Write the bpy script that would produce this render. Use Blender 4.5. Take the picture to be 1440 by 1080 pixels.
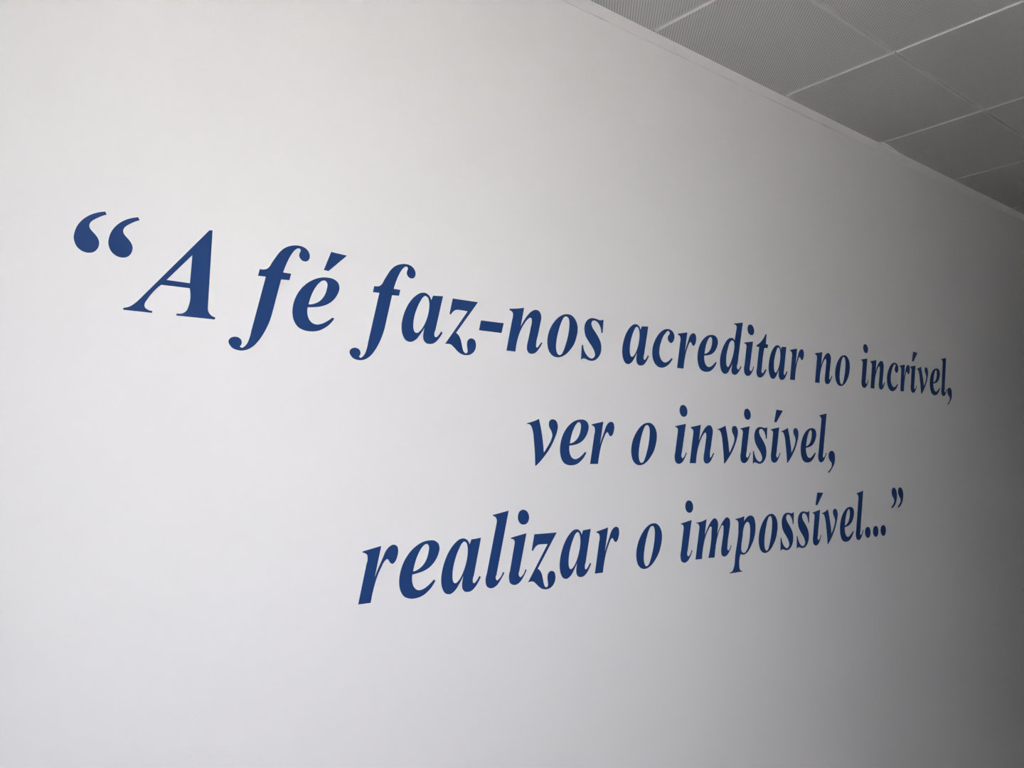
import bpy, bmesh, math
from mathutils import Matrix, Vector
from mathutils.geometry import tessellate_polygon

for o in list(bpy.data.objects):
    bpy.data.objects.remove(o, do_unlink=True)
scene = bpy.context.scene
COL = scene.collection

# ------------------------------------------------------------------ camera
# World: x runs along the lettered wall, the wall face is y = 0, the room is
# at y < 0, z is up.  The 0.6 m ceiling grid gives the scale.
H = 2.70                                   # ceiling height
FOCAL_PX = 1210.06                         # for a 1440 px wide frame
cam_data = bpy.data.cameras.new('camera')
cam_data.sensor_fit = 'HORIZONTAL'
cam_data.sensor_width = 36.0
cam_data.lens = FOCAL_PX / 1440.0 * 36.0
cam_data.clip_start = 0.02
cam = bpy.data.objects.new('camera', cam_data)
COL.objects.link(cam)
cam.matrix_world = Matrix((
    (0.75697248, -0.05319949, -0.65127757, -1.64762),
    (-0.65288651, -0.10283806, -0.75044223, -1.31489),
    (-0.02705298, 0.99327446, -0.11257881, H - 1.12388),
    (0, 0, 0, 1)))
scene.camera = cam

# ------------------------------------------------------------------ light
SKY = 1.9
SUN = 9.6
world = bpy.data.worlds.new('overcast_sky')
scene.world = world
world.use_nodes = True
bg = world.node_tree.nodes['Background']
bg.inputs['Color'].default_value = (0.95, 0.945, 1.0, 1)
bg.inputs['Strength'].default_value = SKY

sun_data = bpy.data.lights.new('sun_offscreen', 'SUN')          # high sun behind the building: lights the terrace outside
sun_data.energy = SUN
sun_data.angle = math.radians(0.53)
sun_data.color = (1.0, 0.965, 0.94)
sun = bpy.data.objects.new('sun_offscreen', sun_data)
COL.objects.link(sun)
sun.rotation_euler = Vector((-0.25, 0.75, -1.0)).to_track_quat('-Z', 'Y').to_euler()

scene.view_settings.view_transform = 'Standard'
scene.view_settings.look = 'None'
scene.view_settings.exposure = 4.0
scene.view_settings.gamma = 1.0
scene.view_settings.use_curve_mapping = False

# ------------------------------------------------------------------ room size
X0, X1 = -2.1, 7.2                         # left and right wall faces
ROW0, GRID, NROWS = 0.338, 0.6, 9          # cut first row, then full tiles
Y1 = -(ROW0 + GRID * NROWS)                # front wall face
WIN_Y0, WIN_Y1 = -2.30, -1.15              # window opening in the left wall
WIN_Z0, WIN_Z1 = H - 1.50, H - 0.38

pl = bpy.data.lights.new('window_left_offscreen', 'AREA')     # sampling guide, emits nothing
pl.shape = 'RECTANGLE'
pl.size, pl.size_y = WIN_Y1 - WIN_Y0, WIN_Z1 - WIN_Z0
pl.cycles.is_portal = True
po = bpy.data.objects.new('window_left_offscreen', pl)
COL.objects.link(po)
po.matrix_world = Matrix((
    (0, 0, -1, X0 - 0.065),
    (1, 0, 0, (WIN_Y0 + WIN_Y1) / 2),
    (0, -1, 0, (WIN_Z0 + WIN_Z1) / 2),
    (0, 0, 0, 1)))

# ------------------------------------------------------------------ materials
def new_mat(name):
    m = bpy.data.materials.new(name)
    m.use_nodes = True
    return m, m.node_tree.nodes, m.node_tree.links, m.node_tree.nodes['Principled BSDF']

def plain(name, col, rough=0.5, spec=0.5, metal=0.0):
    m, n, l, b = new_mat(name)
    b.inputs['Base Color'].default_value = (*col, 1)
    b.inputs['Roughness'].default_value = rough
    b.inputs['Specular IOR Level'].default_value = spec
    b.inputs['Metallic'].default_value = metal
    return m

def painted(name, col, bump=0.0006, scale=260.0, spec=0.25, rough=0.6):
    """Rolled emulsion paint: a fine orange-peel relief and a trace of tonal drift."""
    m, n, l, b = new_mat(name)
    tc = n.new('ShaderNodeTexCoord')
    fine = n.new('ShaderNodeTexNoise')
    fine.inputs['Scale'].default_value = scale
    fine.inputs['Detail'].default_value = 2
    l.new(tc.outputs['Object'], fine.inputs['Vector'])
    bp = n.new('ShaderNodeBump')
    bp.inputs['Strength'].default_value = 0.25
    bp.inputs['Distance'].default_value = bump
    l.new(fine.outputs['Fac'], bp.inputs['Height'])
    l.new(bp.outputs['Normal'], b.inputs['Normal'])
    drift = n.new('ShaderNodeTexNoise')
    drift.inputs['Scale'].default_value = 1.6
    drift.inputs['Detail'].default_value = 3
    l.new(tc.outputs['Object'], drift.inputs['Vector'])
    rp = n.new('ShaderNodeMapRange')
    rp.inputs['From Min'].default_value = 0.3
    rp.inputs['From Max'].default_value = 0.7
    rp.inputs['To Min'].default_value = 0.985
    rp.inputs['To Max'].default_value = 1.0
    l.new(drift.outputs['Fac'], rp.inputs['Value'])
    mx = n.new('ShaderNodeVectorMath')
    mx.operation = 'SCALE'
    mx.inputs[0].default_value = col
    l.new(rp.outputs['Result'], mx.inputs['Scale'])
    l.new(mx.outputs['Vector'], b.inputs['Base Color'])
    b.inputs['Roughness'].default_value = rough
    b.inputs['Specular IOR Level'].default_value = spec
    return m

def perforated():
    """White-painted sheet metal punched with diagonal rows of small holes, plain margins."""
    m, n, l, b = new_mat('perforated_metal')
    tc = n.new('ShaderNodeTexCoord')
    sp = n.new('ShaderNodeSeparateXYZ')
    l.new(tc.outputs['Object'], sp.inputs[0])
    def math_(op, a, c=None, d=None):
        q = n.new('ShaderNodeMath')
        q.operation = op
        for i, v in enumerate((a, c, d)):
            if v is None:
                continue
            if isinstance(v, (int, float)):
                q.inputs[i].default_value = v
            else:
                l.new(v, q.inputs[i])
        return q.outputs[0]
    x, y = sp.outputs['X'], sp.outputs['Y']
    al = math_('MULTIPLY', math_('ADD', x, y), 0.70711)
    ac = math_('MULTIPLY', math_('SUBTRACT', x, y), 0.70711)
    def cell(v, p):
        return math_('MULTIPLY', math_('SUBTRACT', math_('FRACT', math_('DIVIDE', v, p)), 0.5), p)
    da, db = cell(al, PITCH_A), cell(ac, PITCH_B)
    dist = math_('SQRT', math_('ADD', math_('MULTIPLY', da, da), math_('MULTIPLY', db, db)))
    hole = math_('LESS_THAN', dist, HOLE_R)
    def inside(v, lo, hi):
        return math_('MULTIPLY', math_('GREATER_THAN', v, lo), math_('LESS_THAN', v, hi))
    mask = math_('MULTIPLY', inside(x, 0.005, GRID - 0.014), inside(y, 0.011, GRID - 0.006))
    fac = math_('MULTIPLY', hole, mask)
    mix = n.new('ShaderNodeMix')
    mix.data_type = 'RGBA'
    l.new(fac, mix.inputs['Factor'])
    mix.inputs['A'].default_value = (*TILE_COL, 1)
    mix.inputs['B'].default_value = (0.16, 0.16, 0.16, 1)
    l.new(mix.outputs['Result'], b.inputs['Base Color'])
    b.inputs['Roughness'].default_value = 0.35
    b.inputs['Specular IOR Level'].default_value = 0.5
    return m

TILE_COL = (0.56, 0.56, 0.556)
PITCH_A, PITCH_B, HOLE_R = 0.0030, 0.0066, 0.00105

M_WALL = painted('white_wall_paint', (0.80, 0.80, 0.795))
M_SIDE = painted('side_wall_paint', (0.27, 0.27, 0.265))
M_TRIM = painted('white_plaster_bead', (0.80, 0.795, 0.785), bump=0.001, scale=120)
M_TILE = perforated()
M_VOID = plain('bare_masonry', (0.36, 0.35, 0.34), 0.9, 0.1)
M_VINYL = plain('blue_vinyl', (0.0155, 0.052, 0.182), 0.5, 0.28)
M_FLOOR = painted('grey_floor', (0.055, 0.05, 0.047), bump=0.0003, scale=40, spec=0.3, rough=0.45)
M_FRAME = plain('white_window_frame', (0.75, 0.75, 0.75), 0.35, 0.5)
M_SKY_BLOCKER = painted('sky_blocker_grey', (0.38, 0.375, 0.375), bump=0.002, scale=8)  # grey of the added block that cuts off low sky light
M_GROUND = painted('pale_paving', (0.42, 0.41, 0.40), bump=0.002, scale=8)

def glass_mat():
    m, n, l, b = new_mat('window_glass')
    n.remove(b)
    out = n['Material Output']
    t = n.new('ShaderNodeBsdfTransparent')
    g = n.new('ShaderNodeBsdfGlossy')
    g.inputs['Roughness'].default_value = 0.0
    mx = n.new('ShaderNodeMixShader')
    mx.inputs[0].default_value = 0.05
    l.new(t.outputs[0], mx.inputs[1])
    l.new(g.outputs[0], mx.inputs[2])
    l.new(mx.outputs[0], out.inputs['Surface'])
    return m
M_GLASS = glass_mat()

# ------------------------------------------------------------------ helpers
def link(name, mesh, mat=None, parent=None, loc=(0, 0, 0)):
    o = bpy.data.objects.new(name, mesh)
    COL.objects.link(o)
    if mat and mesh is not None and not mesh.materials:
        mesh.materials.append(mat)
    o.location = loc
    o.parent = parent
    return o

def boxes(name, rects, mat, parent=None, bevel=0.0, kind=None):
    """rects: list of (x0, x1, y0, y1, z0, z1), all one object."""
    bm = bmesh.new()
    for x0, x1, y0, y1, z0, z1 in rects:
        r = bmesh.ops.create_cube(bm, size=1.0)
        for v in r['verts']:
            v.co = Vector(((x0 + x1) / 2 + v.co.x * (x1 - x0),
                           (y0 + y1) / 2 + v.co.y * (y1 - y0),
                           (z0 + z1) / 2 + v.co.z * (z1 - z0)))
    if bevel:
        bmesh.ops.bevel(bm, geom=bm.edges[:], offset=bevel, segments=2, affect='EDGES')
    me = bpy.data.meshes.new(name)
    bm.to_mesh(me)
    bm.free()
    o = link(name, me, mat, parent)
    if kind:
        o['kind'] = kind
    return o

def tag(o, label, cat, group=None):
    o['label'] = label
    o['category'] = cat
    if group:
        o['group'] = group
    return o

# ------------------------------------------------------------------ room shell
T = 0.2
TL = 0.06                                  # thin glazed facade on the left
ZT = H + 0.35                              # walls run up past the hung ceiling
boxes('floor', [(X0 - T, X1 + T, Y1 - T, T, -0.15, 0)], M_FLOOR, kind='structure')
boxes('wall_back', [(X0 - T, X1 + T, 0, T, 0, H - 0.031), (X0 - T, X1 + T, 0.04, T, H - 0.031, ZT)], M_WALL, kind='structure')
wb = bpy.data.objects['wall_back'].data
wb.materials.append(M_VOID)                # bare masonry above the hung ceiling
for f in wb.polygons[6:]:
    f.material_index = 1
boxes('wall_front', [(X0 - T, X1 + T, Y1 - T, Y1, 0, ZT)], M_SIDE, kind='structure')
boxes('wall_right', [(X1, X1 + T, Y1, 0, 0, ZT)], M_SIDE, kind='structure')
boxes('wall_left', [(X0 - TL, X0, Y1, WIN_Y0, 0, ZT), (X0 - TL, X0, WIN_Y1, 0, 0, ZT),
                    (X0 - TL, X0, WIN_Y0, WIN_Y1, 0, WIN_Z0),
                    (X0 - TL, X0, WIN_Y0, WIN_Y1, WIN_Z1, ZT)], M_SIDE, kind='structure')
boxes('ground', [(X0 - 40, X0 - T, -30, 25, -0.6, -0.5)], M_GROUND, kind='structure')
boxes('added_sky_blocker', [(-15.5, -14, -7.9, 8, -0.5, 8)], M_SKY_BLOCKER, kind='structure')  # unseen block added outside: hides low sky, darkens the lettered wall's right end

boxes('baseboard_back', [(X0, X1, -0.012, 0, 0, 0.08)], M_FRAME, kind='structure')
boxes('baseboard_front', [(X0, X1, Y1, Y1 + 0.012, 0, 0.08)], M_FRAME, kind='structure')
boxes('baseboard_left', [(X0, X0 + 0.012, Y1 + 0.012, -0.012, 0, 0.08)], M_FRAME, kind='structure')
boxes('baseboard_right', [(X1 - 0.012, X1, Y1 + 0.012, -0.012, 0, 0.08)], M_FRAME, kind='structure')

# window in the left wall: frame, two sashes with panes, inner sill
win = link('window_1', None, loc=(0, 0, 0))
win['kind'] = 'structure'
xa, xb = X0 - 0.055, X0 - 0.005
ym = (WIN_Y0 + WIN_Y1) / 2
boxes('window_frame', [(xa, xb, WIN_Y0, WIN_Y0 + 0.04, WIN_Z0, WIN_Z1), (xa, xb, WIN_Y1 - 0.04, WIN_Y1, WIN_Z0, WIN_Z1),
                       (xa, xb, WIN_Y0 + 0.04, WIN_Y1 - 0.04, WIN_Z0, WIN_Z0 + 0.04),
                       (xa, xb, WIN_Y0 + 0.04, WIN_Y1 - 0.04, WIN_Z1 - 0.04, WIN_Z1),
                       (xa, xb, ym - 0.025, ym + 0.025, WIN_Z0 + 0.04, WIN_Z1 - 0.04)], M_FRAME, win)
for a, b_ in ((WIN_Y0 + 0.04, ym - 0.025), (ym + 0.025, WIN_Y1 - 0.04)):
    boxes('pane', [(X0 - 0.033, X0 - 0.027, a, b_, WIN_Z0 + 0.04, WIN_Z1 - 0.04)], M_GLASS, win)
boxes('window_sill', [(X0, X0 + 0.05, WIN_Y0 - 0.03, WIN_Y1 + 0.03, WIN_Z0 - 0.025, WIN_Z0)], M_FRAME, win, bevel=0.004)

# ------------------------------------------------------------------ hung ceiling
ceil = boxes('ceiling', [(X0, X1, Y1, 0, H + 0.25, H + 0.35)], M_VOID, kind='structure')
BEV, BEVY, GAP, EDGE = 0.0042, 0.0018, 0.001, 0.0044

def tile_mesh(depth, cut, lift=0.0, xl=0.0):
    """Pan tile.  Local origin: left corner on the room side, y towards the lettered wall."""
    w = GRID
    y_end = depth - (0.004 if cut else GAP)
    xl += GAP
    xs = [xl + BEV, xl + BEV + 0.06, xl + BEV + 0.19, w - GAP - BEV] if lift else [xl + BEV, w - GAP - BEV]
    yb = y_end if cut else y_end - BEVY
    bm = bmesh.new()
    n = len(xs)
    def lf(i):
        return lift * (1.0, 0.8, 0.0, 0.0)[i] if lift else 0.0
    lo0 = [bm.verts.new((x, GAP + BEVY, 0)) for x in xs]
    lo1 = [bm.verts.new((x, yb - (0.03 if lift else 0.0), 0)) for x in xs]
    rows = [lo0, lo1]
    if lift:
        rows.append([bm.verts.new((x, yb, lf(i))) for i, x in enumerate(xs)])
    for a, b_ in zip(rows, rows[1:]):
        for i in range(n - 1):
            bm.faces.new((a[i], b_[i], b_[i + 1], a[i + 1]))
    # bevelled rim and upstand
    ring = list(rows[0]) + [r[-1] for r in rows[1:]] + list(reversed(rows[-1][:-1])) + [r[0] for r in reversed(rows[1:-1])]
    def out(v):
        x = xl if abs(v.co.x - xs[0]) < 1e-6 else (w - GAP if abs(v.co.x - xs[-1]) < 1e-6 else v.co.x)
        y = GAP if abs(v.co.y - GAP - BEVY) < 1e-6 else (y_end if abs(v.co.y - yb) < 1e-6 else v.co.y)
        return x, y, v.co.z
    rim = []
    for v in ring:
        x, y, z0 = out(v)
        rim.append(bm.verts.new((x, y, z0 + EDGE)))
    top = [bm.verts.new((v.co.x, v.co.y, 0.035)) for v in rim]
    k = len(ring)
    for i in range(k):
        j = (i + 1) % k
        bm.faces.new((ring[i], ring[j], rim[j], rim[i]))
        bm.faces.new((rim[i], rim[j], top[j], top[i]))
    bmesh.ops.recalc_face_normals(bm, faces=bm.faces[:])
    me = bpy.data.meshes.new('ceiling_tile')
    bm.to_mesh(me)
    bm.free()
    me.materials.append(M_TILE)
    return me

ME_FULL, ME_CUT, ME_LIFT = tile_mesh(GRID, False), tile_mesh(ROW0, True), tile_mesh(ROW0, True, 0.007)
ME_END, ME_CORNER = tile_mesh(GRID, False, 0, 0.303), tile_mesh(ROW0, True, 0, 0.303)
for k in range(-4, round(X1 / GRID)):
    x = k * GRID
    for r in range(NROWS + 1):
        me = ME_FULL if r else (ME_LIFT if abs(x - 1.2) < 0.01 else ME_CUT)
        if k == -4:
            me = ME_END if r else ME_CORNER
        o = link('ceiling_tile', me, None, ceil)
        o.location = (x, -(ROW0 + GRID * r), H - 0.0007 * max(-1, min(4, k)))   # the run sags slightly towards the right

# plaster bead along the top of the lettered wall, two lengths butted together
trim = link('trim_1', None)
trim['kind'] = 'structure'
def bead(xa, xb):
    n = max(2, int((xb - xa) / 0.02))
    bm = bmesh.new()
    prev = None
    for i in range(n + 1):
        x = xa + (xb - xa) * i / n
        w = 0.5 + 0.4 * math.sin(x * 9.1 + 1.3) + 0.3 * math.sin(x * 23.7 + 0.4) + 0.3 * math.sin(x * 61 + 1)
        zb = H - 0.031 + 0.0017 * min(1.0, max(0.1, w * min(1.0, max(0.15, 1.7 - x))))    # hairline crack under the bead opens and closes
        sec = [bm.verts.new(c) for c in ((x, 0.04, zb), (x, -0.0004, zb), (x, -0.0008, H - 0.012),
                                         (x, -0.0008, H + 0.0022 - 0.0007 * max(-1, min(5, x / GRID))), (x, 0.04, H + 0.0022 - 0.0007 * max(-1, min(5, x / GRID))))]
        if prev:
            for a in range(5):
                b_ = (a + 1) % 5
                bm.faces.new((prev[a], prev[b_], sec[b_], sec[a]))
        else:
            bm.faces.new(sec)
        prev = sec
    bm.faces.new(list(reversed(prev)))
    bmesh.ops.recalc_face_normals(bm, faces=bm.faces[:])
    me = bpy.data.meshes.new('bead_length')
    bm.to_mesh(me)
    bm.free()
    link('bead_length', me, M_TRIM, trim)
bead(X0, 0.0825)
bead(0.0837, X1)

# ------------------------------------------------------------------ lettering
# Outlines in thousandths of the type size, '*' marks a sharp corner.
GLYPHS = {
    'quote': ['196,689* 207,669* 181,656 147,634 120,613 103,593 96,571 100,553 115,534 134,515 152,492 162,466 161,439 151,412 132,390 105,379 77,378 48,388 23,408 8,435 0,469 5,511 21,558 50,602 89,639 127,663 161,678'],
    'A': ['540,684* 563,686* 534,81* 542,50 565,27 593,18* 588,2* 303,2* 305,17* 351,25 376,46 392,83 398,218* 191,217* 93,94 78,65 77,42 95,24 131,17* 130,3* -67,4* -65,18* -30,29 6,55 49,101 75,132*',
          '414,472* 399,255* 227,257*'],
    'f': ['78,441* 110,442 135,451 157,470 180,508 209,553 242,600 285,642 334,668 388,681 433,682 473,669 498,646 509,615 503,584 483,564 458,560 431,573 416,599 420,623 429,645 425,658 408,661 381,645 354,613 324,562 297,502 274,441* 344,440* 329,386* 257,383* 180,92* 150,8 113,-66 72,-128 27,-177 -14,-204 -59,-217 -99,-216 -139,-202 -161,-178 -169,-157 -161,-135 -140,-120 -113,-115 -86,-121 -68,-140 -66,-163 -81,-187* -63,-196 -46,-187 -23,-162 -3,-117 12,-58* 129,387* 64,386*'],
    'e': ['138,184* 135,128 150,84 177,58 219,48 262,58 309,82 364,121* 380,113* 340,64 293,27 238,-1 177,-13 108,-10 51,14 18,60 5,121 14,199 47,280 100,351 169,406 247,442 318,453 382,446 420,418 430,379 413,326 373,270 317,227 254,202 200,191',
          '146,207* 169,281 204,350 243,400 274,422 302,424 318,404 314,357 290,296 258,256 219,229 184,214'],
    'acute': ['355,677* 503,668* 330,511* 286,514*'],
    'a': ['326,432* 436,440* 343,115* 330,74 333,56 352,51 375,67 408,108* 423,97* 391,53 353,13 317,-10 277,-18 237,-11 214,14 209,50 215,83 228,134* 175,60 123,6 69,-17 19,-3 -11,43 -21,106 -8,186 23,267 71,345 134,408 198,443 246,445 281,426 303,385*',
          '241,419 217,407 181,361 144,294 115,218 102,145 104,99 117,75 140,70 168,85 208,129 241,185 268,254 282,323 280,376 267,408'],
    'z': ['57,432* 354,432* 85,111* 116,90 136,57 148,14 159,-33 175,-62 197,-71 217,-59 217,-28 213,13 221,48 243,70 274,75 304,62 317,28 313,-14 287,-54 243,-81 196,-89 145,-82 99,-58 58,-24 26,-3 -7,1 -43,-4* 229,330* 152,333 92,329 62,313 32,279* 17,284*'],
    'hyphen': ['29,260* 310,261* 279,162* 2,163*'],
    'n': ['49,414* 118,423 238,444* 182,240* 227,306 282,372 337,418 391,441 436,435 462,404 467,364 454,316 417,197 386,94 385,64 398,55 416,70 459,115* 469,108* 420,44 373,3 328,-12 285,-4 264,24 265,64 286,132 321,249 339,324 334,350 315,352 280,331 225,273 174,195 142,126 107,-6* -6,-5* 80,311* 91,351 91,374 78,389 50,398*'],
    'o': ['276,443 233,433 172,403 110,353 57,292 17,221 -3,146 -2,85 17,32 61,-7 118,-21 186,-11 256,23 319,74 374,135 412,208 434,279 433,348 405,402 354,438',
          '271,418 244,407 213,370 180,311 147,233 122,151 112,82 121,31 141,8 166,5 192,18 224,61 257,125 291,209 314,299 320,368 309,405 292,417'],
    's': ['332,439* 349,442* 324,295* 308,293* 299,351 274,390 238,415 202,419 167,405 156,379 170,341 209,297 256,243 286,194 296,137 284,78 244,24 187,-12 137,-22 83,-16 39,-4 8,-6 -19,-21* 2,137* 16,138* 27,90 55,45 98,13 138,3 175,16 197,46 188,84 150,138 99,191 61,245 49,301 58,359 92,407 139,435 189,443 244,439 290,431'],
    'c': ['334,105* 353,100* 308,51 252,13 197,-10 143,-19 81,-9 31,25 1,77 -5,152 13,222 61,301 129,373 202,421 273,444 338,441 385,418 406,377 399,338 376,304 342,285 311,295 289,321 290,356 317,383 327,409 309,423 282,419 242,390 196,344 154,275 122,196 117,134 135,87 170,55 211,46 266,62'],
    'r': ['202,439* 132,183* 171,259 215,336 251,398 288,430 327,441 360,426 370,389 360,343 340,306 311,287 289,299 275,320 261,330 236,317 200,268 157,191 131,125 95,-3* -21,-3* 60,305* 71,353 65,379 44,392 20,400* 27,408*'],
    'i': ['235,447* 131,111* 124,68 143,52 169,64 211,118* 223,112* 178,49 121,1 61,-11 13,14 2,58 17,120* 85,365* 81,391 67,402 37,408* 41,418* 123,431'],
    'dot': ['203,667 248,651 274,609 270,569 243,538 202,529 162,542 136,579 136,616 161,655'],
    'l': ['301,666* 131,100* 122,65 137,49 163,60 213,119* 227,109* 182,53 118,-1 56,-12 15,9 2,55 18,116* 151,560* 152,595 138,614 108,625* 110,636* 203,650'],
    'd': ['513,677* 346,130* 328,72 352,55 390,81 416,104* 426,95* 369,37 318,-2 269,-15 223,0 211,41 222,74 239,132* 173,52 113,-3 58,-15 7,9 -21,77 -19,151 21,256 84,350 152,416 226,451 281,449 314,421* 370,578* 372,617 347,634 323,633* 324,646* 414,659',
          '255,422 213,398 158,314 119,226 104,150 107,95 136,73 178,104 232,178 281,276 304,354 297,410'],
    't': ['252,572* 273,571* 242,437* 294,437* 276,388* 201,384* 115,118 103,54 127,41 164,68 206,103* 219,94* 160,29 105,-7 54,-17 5,0 -11,42 8,111 87,388* 25,387* 34,410* 119,451 194,507'],
    'v': ['171,444* 190,369 211,250 222,111* 282,175 329,238 349,290 337,328 312,365 306,397 319,429 360,445 404,431 426,387 418,335 383,264 317,168 225,74 113,-14* 105,-14* 98,223 85,329 69,367 49,386 15,387* 17,400* 93,417'],
    'm': ['231,444* 177,260* 245,341 320,413 385,446 431,430 450,384 436,321 414,251* 485,337 563,410 638,446 685,423 693,372 674,309 616,129 611,75 631,63 660,81 688,123* 695,111* 649,54 597,13 540,-1 495,20 486,66 506,137 557,315 558,351 534,360 483,319 419,223 380,127 348,4* 230,6* 318,301 322,350 300,358 259,327 182,229 135,126 105,5* -14,7* 86,341* 86,380 69,399 35,405* 36,415* 138,422'],
    'p': ['244,443* 227,376* 296,425 375,446 441,423 468,355 464,270 423,168 345,79 254,11 177,-7 120,6* 79,-124 86,-170 141,-191* 135,-200* -120,-201* -116,-190* -61,-176 -29,-138 13,0 109,308 108,387 85,404 56,408* 62,420* 162,429',
          '299,373 255,354 213,302 182,211 146,102 140,42 171,17 212,14 266,47 316,128 347,229 353,323 337,361'],
    'comma': ['-60,-147* -36,-159* 61,-95 135,-20 155,51 149,111 103,144 43,138 -1,106 -13,61 16,11 61,-25 55,-65 10,-109'],
    'period': ['76,154 127,140 151,93 139,44 103,8 61,0 16,18 -9,61 -2,106 30,141'],
}
Z_LINE = (H - 0.85766, H - 1.09000, H - 1.32485)
ACUTE_E, ACUTE_I = (0, 0), (-157, 0)
QUOTE_OPEN = (-1.3310, 0.0467, Z_LINE[0])
QUOTE_CLOSE = (1.1300, 0.0440, Z_LINE[2] + 0.2270)
Q1, Q2, Q3 = 'top line of the wall quote', 'middle line of the wall quote', 'bottom line of the wall quote'
LINES = [
    (Z_LINE[0], 1.0, 1.0, [
        ('A', [-1.2473], 'single blue capital letter A opening the wall quote'),
        ('f\u00e9', [-1.0658, -0.9921], 'short blue italic word "f\u00e9" after the capital A'),
        ('faz-nos', [-0.8469, -0.7684, -0.6652, -0.59, -0.5178, -0.4030, -0.3000], 'blue italic hyphenated word "faz-nos" on the ' + Q1),
        ('acreditar', [-0.1634, -0.0598, 0.0348, 0.1130, 0.2128, 0.3138, 0.3740, 0.4362, 0.5415], 'blue italic word "acreditar" on the ' + Q1),
        ('no', [0.6731, 0.7915], 'short blue italic word "no" between "acreditar" and "incr\u00edvel,"'),
        ('incr\u00edvel,', [0.9502, 1.0089, 1.1240, 1.2168, 1.2905, 1.3462, 1.4413, 1.5323, 1.5866], 'blue italic word "incr\u00edvel," with comma ending the ' + Q1),
    ]),
    (Z_LINE[1], 1.0, 1.012, [
        ('ver', [-0.4714, -0.3783, -0.2832], 'short blue italic word "ver" starting the ' + Q2),
        ('o', [-0.1503], 'single blue italic letter o between "ver" and "invis\u00edvel,"'),
        ('invis\u00edvel,', [0.0041, 0.0628, 0.1799, 0.2745, 0.3336, 0.4164, 0.4729, 0.5680, 0.6607, 0.722], 'blue italic word "invis\u00edvel," with comma ending the ' + Q2),
    ]),
    (Z_LINE[2], 1.0, 1.03, [
        ('realizar', [-0.8639, -0.7858, -0.6884, -0.588, -0.5287, -0.4695, -0.3850, -0.2810], 'blue italic word "realizar" starting the ' + Q3),
        ('o', [-0.1483], 'single blue italic letter o between "realizar" and "imposs\u00edvel..."'),
        ('imposs\u00edvel...', [0.0078, 0.0679, 0.2257, 0.3366, 0.4393, 0.5200, 0.6020, 0.6586, 0.7545, 0.8469, 0.9060, 0.9562, 1.0055], 'blue italic word "imposs\u00edvel..." with three dots on the ' + Q3),
    ]),
]

EM = 0.2095                                # type size in metres
VINYL = 0.0009                             # film thickness

def outline(s):
    """Polyline through the traced points: straight between corners, curved elsewhere."""
    P = []
    for w in s.split():
        c = w.endswith('*')
        x, y = w.strip('*').split(',')
        P.append((Vector((float(x), float(y))), c))
    n = len(P)
    res = []
    for i in range(n):
        p1, c1 = P[i]
        p2, c2 = P[(i + 1) % n]
        res.append(p1)
        if c1 and c2:
            continue
        p0 = P[i - 1][0] if not c1 else None
        p3 = P[(i + 2) % n][0] if not c2 else None
        d12 = max((p2 - p1).length, 1e-6)
        def tang(a, m, b):
            da, db = max((m - a).length, 1e-6), max((b - m).length, 1e-6)
            return ((m - a) / da * db + (b - m) / db * da) / (da + db)     # unit-speed tangent
        t1 = tang(p0, p1, p2) if p0 is not None else None
        t2 = tang(p1, p2, p3) if p3 is not None else None
        if t1 is None:
            t1 = (p2 - p1) * 2 / d12 - t2
        if t2 is None:
            t2 = (p2 - p1) * 2 / d12 - t1
        k = 6 if d12 > 25 else 4
        for j in range(1, k):
            u = j / k
            h1, h2 = 2 * u**3 - 3 * u**2 + 1, u**3 - 2 * u**2 + u
            h3, h4 = -2 * u**3 + 3 * u**2, u**3 - u**2
            res.append(p1 * h1 + t1 * (h2 * d12) + p2 * h3 + t2 * (h4 * d12))
    return res

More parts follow.
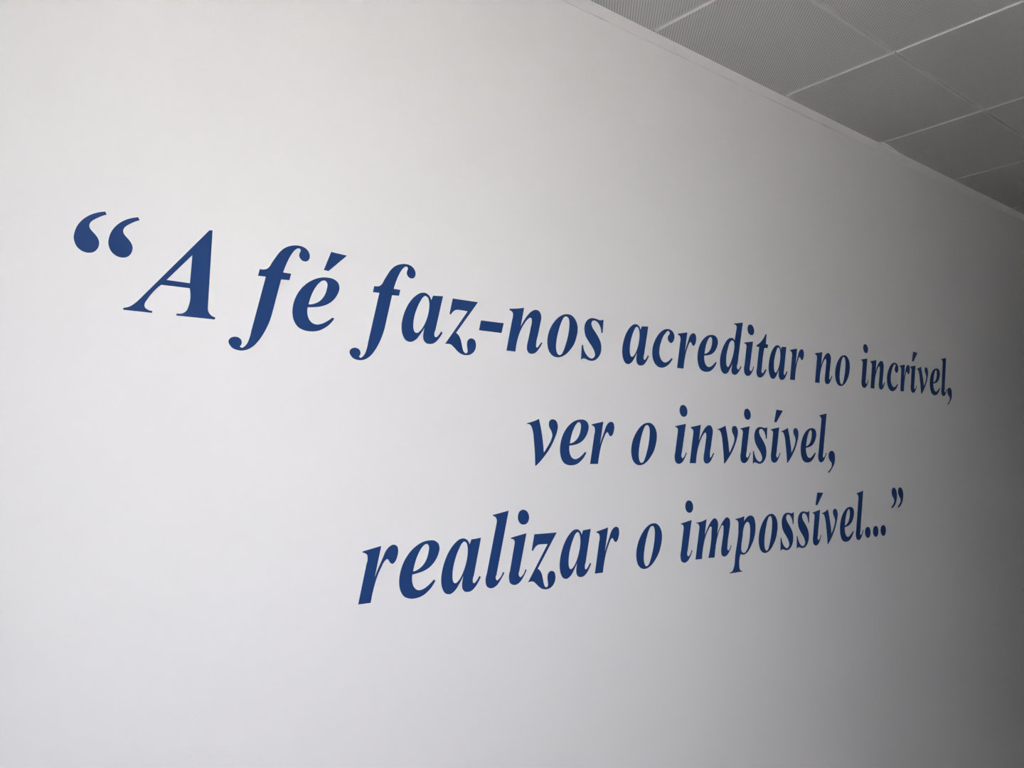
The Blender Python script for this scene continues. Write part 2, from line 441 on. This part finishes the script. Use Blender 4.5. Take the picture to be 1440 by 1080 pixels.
_cache = {}
def glyph_mesh(key):
    if key in _cache:
        return _cache[key]
    loops = [outline(s) for s in GLYPHS[key]]
    polys = [[Vector((p.x / 1000, 0, p.y / 1000)) for p in lp] for lp in loops]
    flat = [v for lp in polys for v in lp]
    tris = tessellate_polygon([[Vector((v.x, v.z, 0)) for v in lp] for lp in polys])
    n = len(flat)
    t = VINYL / EM
    verts = [(v.x, -t, v.z) for v in flat] + [(v.x, 0, v.z) for v in flat]
    faces = [tuple(f) for f in tris] + [tuple(n + i for i in reversed(f)) for f in tris]
    s = 0
    for lp in polys:
        m = len(lp)
        for i in range(m):
            a, b_ = s + i, s + (i + 1) % m
            faces.append((a, b_, n + b_, n + a))
        s += m
    me = bpy.data.meshes.new('letter_outline')
    me.from_pydata(verts, [], faces)
    bm = bmesh.new()
    bm.from_mesh(me)
    bmesh.ops.recalc_face_normals(bm, faces=bm.faces[:])
    bm.to_mesh(me)
    bm.free()
    me.materials.append(M_VINYL)
    _cache[key] = me
    return me

GROUP = 'words of the blue wall quote'
PARTS = {'\u00e9': ('e', 'acute', 'accent', ACUTE_E), '\u00ed': ('i', 'acute', 'accent', ACUTE_I),
         'i': ('i', 'dot', 'dot', (0, 0)), '-': ('hyphen',), ',': ('comma',), '.': ('period',)}
NAMES = {'-': 'hyphen', ',': 'comma', '.': 'full_stop'}

def place(key, name, parent, x, z, sx, sz):
    o = link(name, glyph_mesh(key), None, parent, (x, 0, z))
    o.scale = (EM * sx, EM, EM * sz)
    return o

def word(text, xs, base, sx, sz, label):
    root = link('lettering_word', None, loc=(xs[0], 0, base))
    root.empty_display_size = 0.05
    tag(root, label, 'word', GROUP)
    for ch, x in zip(text, xs):
        spec = PARTS.get(ch, (ch,))
        o = place(spec[0], NAMES.get(ch, 'letter'), root, x - xs[0], 0, sx, sz)
        if len(spec) > 1:
            c = link(spec[2], glyph_mesh(spec[1]), None, o)
            c.location = (spec[3][0] / 1000, 0, spec[3][1] / 1000)
    return root

for base, sx, sz, words in LINES:
    for text, xs, label in words:
        word(text, xs, base, sx, sz, label)

def quote(name, x, dx, base, turn, label, sx=1.0, sz=1.0):
    root = link(name, None, loc=(x, 0, base))
    root.empty_display_size = 0.05
    tag(root, label, 'quotation mark')
    for i in (0, 1):
        o = link('comma_stroke', glyph_mesh('quote'), None, root, (i * dx, 0, 0))
        o.scale = (EM * sx, EM, EM * sz)
        if turn:
            o.rotation_euler = (0, math.pi, 0)             # half turn in the plane of the wall
    return root
quote('quotation_mark', *QUOTE_OPEN, False, 'blue opening quotation mark before the capital letter A')
quote('quotation_mark', *QUOTE_CLOSE, True, 'small blue closing quotation mark after the three dots')
